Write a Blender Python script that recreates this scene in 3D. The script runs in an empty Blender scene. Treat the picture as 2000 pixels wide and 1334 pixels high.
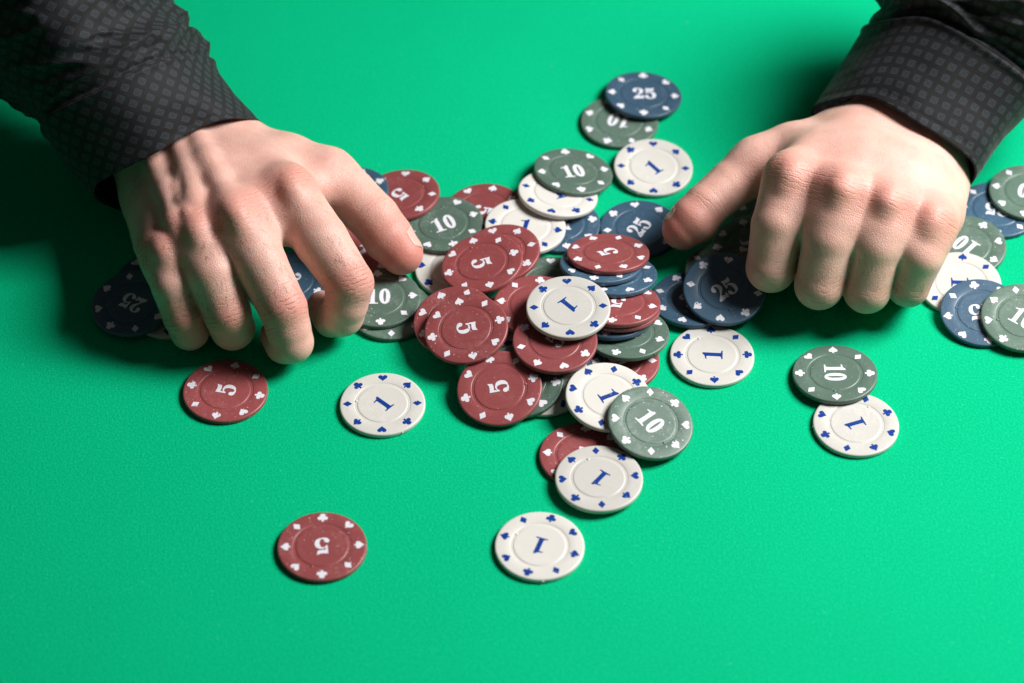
import bpy, bmesh, math, random
import numpy as np
from mathutils import Vector, Matrix
scene = bpy.context.scene
MM = 0.001
random.seed(7)

# ---------------------------------------------------------------- camera
PITCH = math.radians(45.8); CAM_H = 0.976; CAM_D = CAM_H / math.sin(PITCH)
cam = bpy.data.cameras.new('camera'); cam_ob = bpy.data.objects.new('camera', cam)
scene.collection.objects.link(cam_ob); scene.camera = cam_ob
cam_ob.location = (0, -CAM_D * math.cos(PITCH), CAM_H)
cam_ob.rotation_euler = (math.radians(90) - PITCH, 0, 0)
cam.sensor_width = 36; cam.lens = 100; cam.clip_start = 0.05; cam.clip_end = 20
cam.dof.use_dof = True; cam.dof.focus_distance = 1.345; cam.dof.aperture_fstop = 5.6

# ---------------------------------------------------------------- light
world = bpy.data.worlds.new('World'); scene.world = world; world.use_nodes = True
bg = world.node_tree.nodes['Background']
bg.inputs[0].default_value = (1.0, 0.93, 0.88, 1); bg.inputs[1].default_value = 0.042
def area_light(name, loc, target, sx, sy, power, col):
    l = bpy.data.lights.new(name, 'AREA'); l.shape = 'RECTANGLE'; l.size = sx; l.size_y = sy; l.energy = power; l.color = col; l.spread = math.radians(120)
    o = bpy.data.objects.new(name, l); scene.collection.objects.link(o); o.location = loc
    o.rotation_euler = (Vector(target) - Vector(loc)).to_track_quat('-Z', 'Y').to_euler(); return o
area_light('softbox_lamp', (0.90, 0.21, 0.90), (0.03, -0.02, 0), 0.5, 0.5, 15.4, (1.0, 0.98, 0.955))
scene.view_settings.view_transform = 'Standard'; scene.view_settings.look = 'None'
scene.view_settings.gamma = 1; scene.view_settings.exposure = 0.0
scene.view_settings.use_curve_mapping = False
scene.render.engine = 'CYCLES'; scene.cycles.use_denoising = True
scene.cycles.max_bounces = 8

# ---------------------------------------------------------------- node helpers
class NT:
    def __init__(s, name):
        s.m = bpy.data.materials.new(name); s.m.use_nodes = True; s.t = s.m.node_tree
        s.b = s.t.nodes['Principled BSDF']; s.out = s.t.nodes['Material Output']
    def n(s, kind, **kw):
        nd = s.t.nodes.new(kind)
        for k, v in kw.items():
            if hasattr(nd, k) and not k.startswith('i_'): setattr(nd, k, v)
        return nd
    def l(s, a, b): s.t.links.new(a, b)
    def val(s, sock, v):
        if isinstance(v, bpy.types.NodeSocket): s.l(v, sock)
        else: sock.default_value = v
    def math(s, op, a, b=0.0, c=0.0, clamp=False):
        nd = s.t.nodes.new('ShaderNodeMath'); nd.operation = op; nd.use_clamp = clamp
        for i, v in enumerate((a, b, c)): s.val(nd.inputs[i], v)
        return nd.outputs[0]
    def noise(s, vec, scale, detail=3, rough=0.55, dist=0.0):
        nd = s.t.nodes.new('ShaderNodeTexNoise'); s.l(vec, nd.inputs['Vector'])
        nd.inputs['Scale'].default_value = scale; nd.inputs['Detail'].default_value = detail
        nd.inputs['Roughness'].default_value = rough; nd.inputs['Distortion'].default_value = dist
        return nd.outputs['Fac']
    def ramp(s, f, a, b):     # linear remap of f from [a,b] to [0,1]
        nd = s.t.nodes.new('ShaderNodeMapRange'); s.l(f, nd.inputs[0]); nd.inputs[1].default_value = a; nd.inputs[2].default_value = b
        return nd.outputs[0]
    def mix(s, f, a, b):
        nd = s.t.nodes.new('ShaderNodeMix'); nd.data_type = 'RGBA'
        s.val(nd.inputs[0], f); s.val(nd.inputs[6], a); s.val(nd.inputs[7], b); return nd.outputs[2]
    def bump(s, h, strength, dist, normal=None):
        nd = s.t.nodes.new('ShaderNodeBump'); s.l(h, nd.inputs['Height']); nd.inputs['Strength'].default_value = strength
        nd.inputs['Distance'].default_value = dist
        if normal is not None: s.l(normal, nd.inputs['Normal'])
        return nd.outputs[0]
    def attr(s, name):
        nd = s.t.nodes.new('ShaderNodeAttribute'); nd.attribute_name = name; return nd
    def coord(s, which): return s.t.nodes.new('ShaderNodeTexCoord').outputs[which]

def felt_material():
    q = NT('green_felt'); co = q.coord('Object')
    big = q.noise(co, 9, 3); fine = q.noise(co, 850, 3, 0.7); fib = q.noise(co, 1500, 2, 0.6)
    col = q.mix(q.ramp(big, .3, .7), (0.0, 0.400, 0.174, 1), (0.0, 0.425, 0.187, 1))
    col = q.mix(q.math('MULTIPLY', q.ramp(fine, .45, .72), .75), col, (0.008, 0.53, 0.27, 1))
    speck = q.noise(co, 420, 2, 0.4)
    col = q.mix(q.math('MULTIPLY', q.ramp(speck, .735, .76), .25), col, (0.10, 0.68, 0.40, 1))
    q.l(col, q.b.inputs['Base Color']); q.b.inputs['Roughness'].default_value = 0.78
    q.b.inputs['Specular IOR Level'].default_value = 0.03
    q.b.inputs['Sheen Weight'].default_value = 0.0
    h = q.math('ADD', q.math('MULTIPLY', fine, 0.7), q.math('MULTIPLY', fib, 0.4))
    q.l(q.bump(h, 0.65, 0.0006), q.b.inputs['Normal']); return q.m

def chip_material(name, col, dust, pale):
    q = NT(name); co = q.coord('Object'); oi = q.t.nodes.new('ShaderNodeObjectInfo')
    add = q.t.nodes.new('ShaderNodeVectorMath'); add.operation = 'ADD'; q.l(co, add.inputs[0])
    cmb = q.t.nodes.new('ShaderNodeCombineXYZ'); r = q.math('MULTIPLY', oi.outputs['Random'], 7.0)
    q.l(r, cmb.inputs[0]); q.l(q.math('MULTIPLY', r, 1.7), cmb.inputs[1]); q.l(cmb.outputs[0], add.inputs[1])
    v = add.outputs[0]
    cloud = q.noise(v, 90, 5, 0.62, 0.6); grain = q.noise(v, 2600, 2, 0.6); streak = q.noise(v, 260, 4, 0.7, 2.5)
    w = q.math('MULTIPLY', q.ramp(cloud, .46, .74), q.ramp(streak, .42, .68))
    speck = q.ramp(q.noise(v, 900, 1, 0.4), .735, .765)
    tone = q.math('ADD', 0.84, q.math('MULTIPLY', oi.outputs['Random'], 0.28))
    dust = q.math('MULTIPLY', dust, q.math('ADD', 0.45, q.math('MULTIPLY', q.math('FRACT', q.math('MULTIPLY', oi.outputs['Random'], 9.7)), 1.5)))
    hsv = q.t.nodes.new('ShaderNodeHueSaturation'); hsv.inputs['Color'].default_value = col; q.l(tone, hsv.inputs['Value'])
    c = q.mix(q.math('MULTIPLY', q.ramp(grain, .3, .75), 0.16), hsv.outputs[0], pale)
    c = q.mix(q.math('MULTIPLY', w, dust), c, pale)
    c = q.mix(q.math('MULTIPLY', speck, dust), c, (0.75, 0.75, 0.74, 1))
    q.l(c, q.b.inputs['Base Color'])
    q.l(q.math('ADD', 0.40, q.math('MULTIPLY', w, 0.25)), q.b.inputs['Roughness'])
    q.b.inputs['Specular IOR Level'].default_value = 0.5
    h = q.math('ADD', q.math('MULTIPLY', grain, 0.5), q.math('MULTIPLY', streak, 0.35))
    q.l(q.bump(h, 0.35, 0.00012), q.b.inputs['Normal']); return q.m

def ink_material(name, col, wear):
    q = NT(name); co = q.coord('Object'); oi = q.t.nodes.new('ShaderNodeObjectInfo')
    add = q.t.nodes.new('ShaderNodeVectorMath'); add.operation = 'ADD'; q.l(co, add.inputs[0])
    q.l(q.math('MULTIPLY', oi.outputs['Random'], 5.0), add.inputs[1]); v = add.outputs[0]
    nz = q.noise(v, 1400, 3, 0.6)
    c = q.mix(q.math('MULTIPLY', q.ramp(nz, .35, .7), wear), col, (col[0]*.8, col[1]*.8, col[2]*.85, 1))
    q.l(c, q.b.inputs['Base Color']); q.b.inputs['Roughness'].default_value = 0.5; q.b.inputs['Specular IOR Level'].default_value = 0.25
    hole = q.math('MULTIPLY', q.ramp(q.noise(v, 520, 4, 0.7), .62, .68), q.ramp(q.noise(v, 1900, 2, 0.6), .3, .5))
    q.l(q.math('SUBTRACT', 1.0, hole, clamp=True), q.b.inputs['Alpha']); return q.m

def skin_material():
    q = NT('skin'); co = q.coord('Object')
    red = q.attr('red').outputs['Fac']; wr = q.attr('wrinkle').outputs['Fac']; al = q.attr('along').outputs['Fac']
    blot = q.noise(co, 85, 5, 0.65); fine = q.noise(co, 420, 4, 0.6)
    base = q.mix(q.ramp(blot, .3, .7), (0.62, 0.350, 0.288, 1), (0.70, 0.435, 0.37, 1))
    base = q.mix(q.math('MULTIPLY', q.ramp(fine, .4, .75), .30), base, (0.59, 0.315, 0.255, 1))
    rr = q.math('MULTIPLY', red, q.math('ADD', 0.65, q.math('MULTIPLY', blot, 0.7)), clamp=True)
    base = q.mix(rr, base, (0.575, 0.215, 0.172, 1))
    # crease lines: warped waves along the finger axis, only where joints fold the skin
    wv = q.t.nodes.new('ShaderNodeTexNoise'); q.l(co, wv.inputs['Vector']); wv.inputs['Scale'].default_value = 170; wv.inputs['Detail'].default_value = 3
    ph = q.math('ADD', q.math('MULTIPLY', al, 2.6), q.math('MULTIPLY', wv.outputs['Fac'], 9.0))
    s = q.math('SINE', ph); line = q.math('POWER', q.math('MULTIPLY', q.math('ADD', s, 1.0), 0.5), 7.0)
    brk = q.ramp(q.noise(co, 240, 2, 0.5), .40, .60)
    line = q.math('MULTIPLY', line, q.math('MULTIPLY', brk, wr))
    base = q.mix(q.math('MULTIPLY', line, 0.30), base, (0.40, 0.17, 0.12, 1))
    q.l(base, q.b.inputs['Base Color'])
    q.b.inputs['Subsurface Weight'].default_value = 0.6
    q.b.inputs['Subsurface Radius'].default_value = (1.0, 0.36, 0.20); q.b.inputs['Subsurface Scale'].default_value = 0.0038
    q.l(q.math('ADD', 0.42, q.math('MULTIPLY', fine, 0.14)), q.b.inputs['Roughness'])
    q.b.inputs['Specular IOR Level'].default_value = 0.42
    vo = q.t.nodes.new('ShaderNodeTexVoronoi'); vo.feature = 'DISTANCE_TO_EDGE'; q.l(co, vo.inputs['Vector']); vo.inputs['Scale'].default_value = 900
    cell = q.ramp(vo.outputs['Distance'], 0.0, 0.28)
    lump = q.noise(co, 130, 3, 0.5)
    h = q.math('ADD', q.math('MULTIPLY', cell, 0.13), q.math('MULTIPLY', q.noise(co, 1500, 3, 0.6), 0.10))
    h = q.math('ADD', h, q.math('MULTIPLY', lump, 0.40))
    h = q.math('SUBTRACT', h, q.math('MULTIPLY', line, 0.8))
    q.l(q.bump(h, 0.9, 0.0006), q.b.inputs['Normal']); return q.m

def nail_material():
    q = NT('nail'); co = q.coord('Object')
    c = q.mix(q.noise(co, 200, 2), (0.58, 0.35, 0.30, 1), (0.63, 0.41, 0.36, 1))
    q.l(c, q.b.inputs['Base Color']); q.b.inputs['Roughness'].default_value = 0.36
    q.b.inputs['Subsurface Weight'].default_value = 0.2; q.b.inputs['Subsurface Scale'].default_value = 0.001
    return q.m

def shirt_material():
    q = NT('patterned_black_cotton')
    uv = q.coord('UV'); sp = q.t.nodes.new('ShaderNodeSeparateXYZ'); q.l(uv, sp.inputs[0])
    co = q.coord('Object')
    wob = q.noise(co, 300, 2)
    def cellc(sock): # centred cell coordinate -0.5..0.5
        return q.math('SUBTRACT', q.math('FRACT', q.math('ADD', q.math('MULTIPLY', sock, 1.0), 100.0)), 0.5)
    x = cellc(sp.outputs[0]); y = cellc(sp.outputs[1])
    ax = q.math('ABSOLUTE', x); ay = q.math('ABSOLUTE', y); mx = q.math('MAXIMUM', ax, ay)
    mxw = q.math('ADD', mx, q.math('MULTIPLY', q.math('SUBTRACT', wob, 0.5), 0.10))
    sq = q.math('SUBTRACT', 1.0, q.ramp(mxw, 0.27, 0.32), clamp=True)
    cross = q.math('MINIMUM', q.math('ABSOLUTE', q.math('SUBTRACT', x, y)), q.math('ABSOLUTE', q.math('ADD', x, y)))
    ln = q.math('SUBTRACT', 1.0, q.ramp(cross, 0.015, 0.06), clamp=True)
    edge = q.ramp(mxw, 0.20, 0.26)
    f = q.math('MULTIPLY', sq, q.math('SUBTRACT', 1.0, q.math('MULTIPLY', ln, 0.55)))
    f = q.math('MULTIPLY', f, q.math('ADD', 0.75, q.math('MULTIPLY', edge, 0.25)))
    weave = q.noise(co, 2600, 2, 0.7)
    col = q.mix(f, (0.0055, 0.0055, 0.0065, 1), (0.026, 0.032, 0.040, 1))
    col = q.mix(q.math('MULTIPLY', q.ramp(weave, .4, .8), .25), col, (0.03, 0.03, 0.035, 1))
    q.l(col, q.b.inputs['Base Color']); q.b.inputs['Roughness'].default_value = 0.72
    q.b.inputs['Specular IOR Level'].default_value = 0.25
    q.b.inputs['Sheen Weight'].default_value = 0.06
    h = q.math('ADD', weave, q.math('MULTIPLY', f, 0.5))
    q.l(q.bump(h, 0.35, 0.0003), q.b.inputs['Normal']); return q.m

M_FELT = felt_material(); M_SKIN = skin_material(); M_NAIL = nail_material(); M_SHIRT = shirt_material()
M_CHIP = {'R': chip_material('red_chip_plastic', (0.240, 0.047, 0.050, 1), 0.34, (0.45, 0.20, 0.19, 1)),
          'G': chip_material('green_chip_plastic', (0.070, 0.125, 0.094, 1), 0.5, (0.28, 0.35, 0.31, 1)),
          'B': chip_material('blue_chip_plastic', (0.026, 0.074, 0.128, 1), 0.26, (0.18, 0.25, 0.33, 1)),
          'W': chip_material('white_chip_plastic', (0.56, 0.548, 0.51, 1), 0.25, (0.78, 0.77, 0.74, 1))}
M_WHITE_INK = ink_material('white_print', (0.74, 0.74, 0.80, 1), 0.6)
M_BLUE_INK = ink_material('blue_print', (0.0, 0.036, 0.235, 1), 0.3)

# ---------------------------------------------------------------- object helpers
COL = scene.collection
def mesh_obj(name, verts, faces, mat, parent=None, smooth=True):
    me = bpy.data.meshes.new(name); me.from_pydata([tuple(v) for v in verts], [], [tuple(f) for f in faces])
    if smooth: me.polygons.foreach_set('use_smooth', [True] * len(me.polygons))
    if mat: me.materials.append(mat)
    o = bpy.data.objects.new(name, me); COL.objects.link(o); o.parent = parent; return o
def tag(o, label, cat, group=None):
    o['label'] = label; o['category'] = cat
    if group: o['group'] = group

# ---------------------------------------------------------------- table
tb = bmesh.new(); bmesh.ops.create_cube(tb, size=1.0)
bmesh.ops.scale(tb, vec=(2.4, 1.7, 0.03), verts=tb.verts); bmesh.ops.translate(tb, vec=(0, 0.15, -0.015), verts=tb.verts)
bmesh.ops.bevel(tb, geom=tb.edges[:], offset=0.004, segments=2, affect='EDGES')
tm = bpy.data.meshes.new('felt_table'); tb.to_mesh(tm); tm.materials.append(M_FELT)
table = bpy.data.objects.new('felt_table', tm); COL.objects.link(table); table['kind'] = 'structure'
table['label'] = 'bright green felt table surface'

# ---------------------------------------------------------------- poker chips
R, T = 20.0, 2.5
def chip_mesh(name, mat, pip, seed):
    prof = [(0, T - .03), (6, T - .02), (10.9, T), (11.55, T + .02), (11.75, T - .05), (11.9, T - .22), (12.1, T - .2), (12.9, T - .16), (13.1, T - .2), (13.25, T - .03), (13.45, T + .03),
            (16.5, T), (19.0, T), (19.5, T - .05), (19.85, T - .22), (20.0, T - .55), (20.02, T * .5), (20.0, .5), (19.85, .2), (19.5, .04), (19.0, 0), (13.3, 0), (12.7, .3), (11.8, .3), (11.5, 0), (0, 0)]
    rnd = random.Random(seed); N = 96; vs = []; fs = []; rings = []
    ph = [rnd.uniform(0, 6.28) for _ in range(4)]
    for (r, z) in prof:
        if r == 0: rings.append([len(vs)]); vs.append((0, 0, z)); continue
        row = []
        for i in range(N):
            a = 2 * math.pi * i / N
            w = 1 + (0.0022 * math.sin(2 * a + ph[0]) + 0.0012 * math.sin(5 * a + ph[1])) * (1 if r > 18 else .3)
            row.append(len(vs)); vs.append((r * w * math.cos(a), r * w * math.sin(a), z))
        rings.append(row)
    for a, b in zip(rings[:-1], rings[1:]):
        if len(a) == 1: fs += [(a[0], b[i], b[(i + 1) % N]) for i in range(N)]
        elif len(b) == 1: fs += [(a[(i + 1) % N], a[i], b[0]) for i in range(N)]
        else: fs += [(a[i], b[i], b[(i + 1) % N], a[(i + 1) % N]) for i in range(N)]
    def blob(cx, cy, cz, rr, h):           # small moulding pip
        k = 10; base = len(vs)
        for lv, (q, zz) in enumerate(((1.15, -.05), (.9, .45 * h), (.55, .85 * h), (0, h))):
            if q == 0: vs.append((cx, cy, cz + zz))
            else: vs.extend((cx + rr * q * math.cos(2 * math.pi * i / k), cy + rr * q * math.sin(2 * math.pi * i / k), cz + zz) for i in range(k))
        for lv in range(2): fs.extend((base + lv * k + i, base + lv * k + (i + 1) % k, base + (lv + 1) * k + (i + 1) % k, base + (lv + 1) * k + i) for i in range(k))
        fs.extend((base + 2 * k + i, base + 2 * k + (i + 1) % k, base + 3 * k) for i in range(k))
    if pip:
        a = rnd.uniform(0, 6.28); blob(12.4 * math.cos(a), 12.4 * math.sin(a), T - .2, .75, .42)
        a2 = a + rnd.uniform(1.2, 2.6); blob(20.0 * math.cos(a2), 20.0 * math.sin(a2), T - .9, .45, .5)
    me = bpy.data.meshes.new(name); me.from_pydata([(x * MM, y * MM, z * MM) for x, y, z in vs], [], fs)
    me.polygons.foreach_set('use_smooth', [True] * len(me.polygons)); me.materials.append(mat); return me

def spline(pts, closed=True, n=6):
    """Catmull-Rom through points; a point with a third value 1 is a sharp corner"""
    out = []; m = len(pts)
    for i in range(m):
        p1, p2 = pts[i], pts[(i + 1) % m]
        p0 = pts[i - 1] if len(p1) < 3 else p1; p3 = pts[(i + 2) % m] if len(p2) < 3 else p2
        if len(p1) > 2 and len(p2) > 2: out.append((p1[0], p1[1])); continue
        for j in range(n):
            t = j / n
            out.append(tuple(0.5 * ((2 * p1[d]) + (-p0[d] + p2[d]) * t + (2 * p0[d] - 5 * p1[d] + 4 * p2[d] - p3[d]) * t * t + (-p0[d] + 3 * p1[d] - 3 * p2[d] + p3[d]) * t ** 3) for d in (0, 1)))
    return out
S = 1
GLYPH = {
 '1': [spline([(-.30, 0, S), (.30, 0, S), (.30, .055, S), (.17, .085), (.125, .17), (.125, 1.0, S), (.03, 1.0, S), (-.08, .90), (-.31, .845, S), (-.31, .785, S), (-.16, .80), (-.115, .74), (-.115, .17), (-.16, .085), (-.30, .055, S)])],
 '0': [[(.30 * math.cos(a) * (1 - .06 * math.cos(2 * a)), .5 + .5 * math.sin(a)) for a in [2 * math.pi * i / 40 for i in range(40)]],
       [(.070 * math.cos(a), .5 + .37 * math.sin(a)) for a in [-2 * math.pi * i / 24 for i in range(24)]]],
 '5': [spline([(-.235, .985, S), (-.02, .955), (.16, .965), (.30, 1.03, S), (.255, .775, S), (.10, .74), (-.13, .755, S), (-.155, .60, S), (-.06, .655), (.10, .665), (.30, .56), (.37, .34), (.28, .10), (.02, -.01), (-.24, .03), (-.34, .17), (-.29, .29), (-.18, .30), (-.10, .22), (-.09, .13), (-.03, .07), (.08, .10), (.135, .30), (.09, .53), (-.03, .59), (-.12, .55), (-.17, .47, S), (-.235, .47, S)])],
 '2': [spline([(-.34, .74), (-.27, .92), (-.05, 1.01), (.20, .96), (.325, .77), (.27, .58), (.10, .43), (-.07, .29, S), (.06, .255), (.19, .225), (.25, .30, S), (.335, .30, S), (.30, .0, S), (.10, .03), (-.10, .0), (-.35, 0, S), (-.33, .10, S), (-.08, .36), (.06, .58), (.095, .76), (.03, .91), (-.07, .93), (-.11, .86), (-.085, .76), (-.13, .64), (-.24, .62)])],
}
def heart():
    return [[((16 * math.sin(t) ** 3) / 33, (13 * math.cos(t) - 5 * math.cos(2 * t) - 2 * math.cos(3 * t) - math.cos(4 * t)) / 33 + .06) for t in [2 * math.pi * i / 36 for i in range(36)]]]
def spade():
    h = [(x * .96, -y + .06) for x, y in heart()[0]]; out = []
    pts = spline([(0, .56, S), (.16, .34), (.40, .10), (.47, -.10), (.34, -.28), (.14, -.26), (.08, -.36), (.12, -.46, S), (-.12, -.46, S), (-.08, -.36), (-.14, -.26), (-.34, -.28), (-.47, -.10), (-.40, .10), (-.16, .34)])
    return [pts]
def club():
    return [spline([(0, .54), (.23, .46), (.28, .26), (.25, .17), (.40, .16), (.52, .0), (.46, -.20), (.28, -.27), (.14, -.24), (.10, -.34), (.14, -.47, S), (-.14, -.47, S), (-.10, -.34), (-.14, -.24), (-.28, -.27), (-.46, -.20), (-.52, .0), (-.40, .16), (-.25, .17), (-.28, .26), (-.23, .46)])]
def diamond(): return [[(0, .5), (.38, 0), (0, -.5), (-.38, 0)]]

def print_mesh(name, loops, mat):
    """flat ink shape, 0.05 mm thick (loops in mm)"""
    cu = bpy.data.curves.new(name, 'CURVE'); cu.dimensions = '2D'; cu.fill_mode = 'BOTH'; cu.extrude = 0.03 * MM
    for lp in loops:
        sp = cu.splines.new('POLY'); sp.points.add(len(lp) - 1); sp.use_cyclic_u = True
        for p, (x, y) in zip(sp.points, lp): p.co = (x * MM, y * MM, 0, 1)
    ob = bpy.data.objects.new(name, cu); COL.objects.link(ob); dg = bpy.context.evaluated_depsgraph_get()
    me = bpy.data.meshes.new_from_object(ob.evaluated_get(dg)); me.name = name
    bpy.data.objects.remove(ob); bpy.data.curves.remove(cu)
    me.materials.clear(); me.materials.append(mat); return me
def place(loops, sx, sy, ox, oy): return [[(x * sx + ox, y * sy + oy) for x, y in lp] for lp in loops]
NUM = {'R': place(GLYPH['5'], 9.4, 9.4, -.1, -4.6), 'W': place(GLYPH['1'], 9.4, 9.6, 0, -4.7),
       'G': place(GLYPH['1'], 9.0, 10.0, -3.0, -5.0) + place(GLYPH['0'], 9.4, 10.4, 2.9, -5.2),
       'B': place(GLYPH['2'], 8.2, 9.2, -3.0, -4.6) + place(GLYPH['5'], 8.2, 9.2, 3.0, -4.6)}
SUITS = {'club_mark': club(), 'heart_mark': heart(), 'spade_mark': spade(), 'diamond_mark': diamond()}
INK = {'R': M_WHITE_INK, 'G': M_WHITE_INK, 'B': M_WHITE_INK, 'W': M_BLUE_INK}
NUM_ME = {k: print_mesh('numeral', NUM[k], INK[k]) for k in 'RGBW'}
SUIT_ME = {}
for nm, lp in SUITS.items():
    for k, ink in (('w', M_WHITE_INK), ('b', M_BLUE_INK)):
        SUIT_ME[nm, k] = print_mesh(nm, place(lp, 4.5, 4.5, 0, 0), ink)
DISC_ME = {k: [chip_mesh('disc', M_CHIP[k], i != 1, 10 * 'RGBW'.index(k) + i) for i in range(3)] for k in 'RGBW'}
ORDER = ['club_mark', 'heart_mark', 'spade_mark', 'diamond_mark']       # clockwise from the numeral's top
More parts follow.
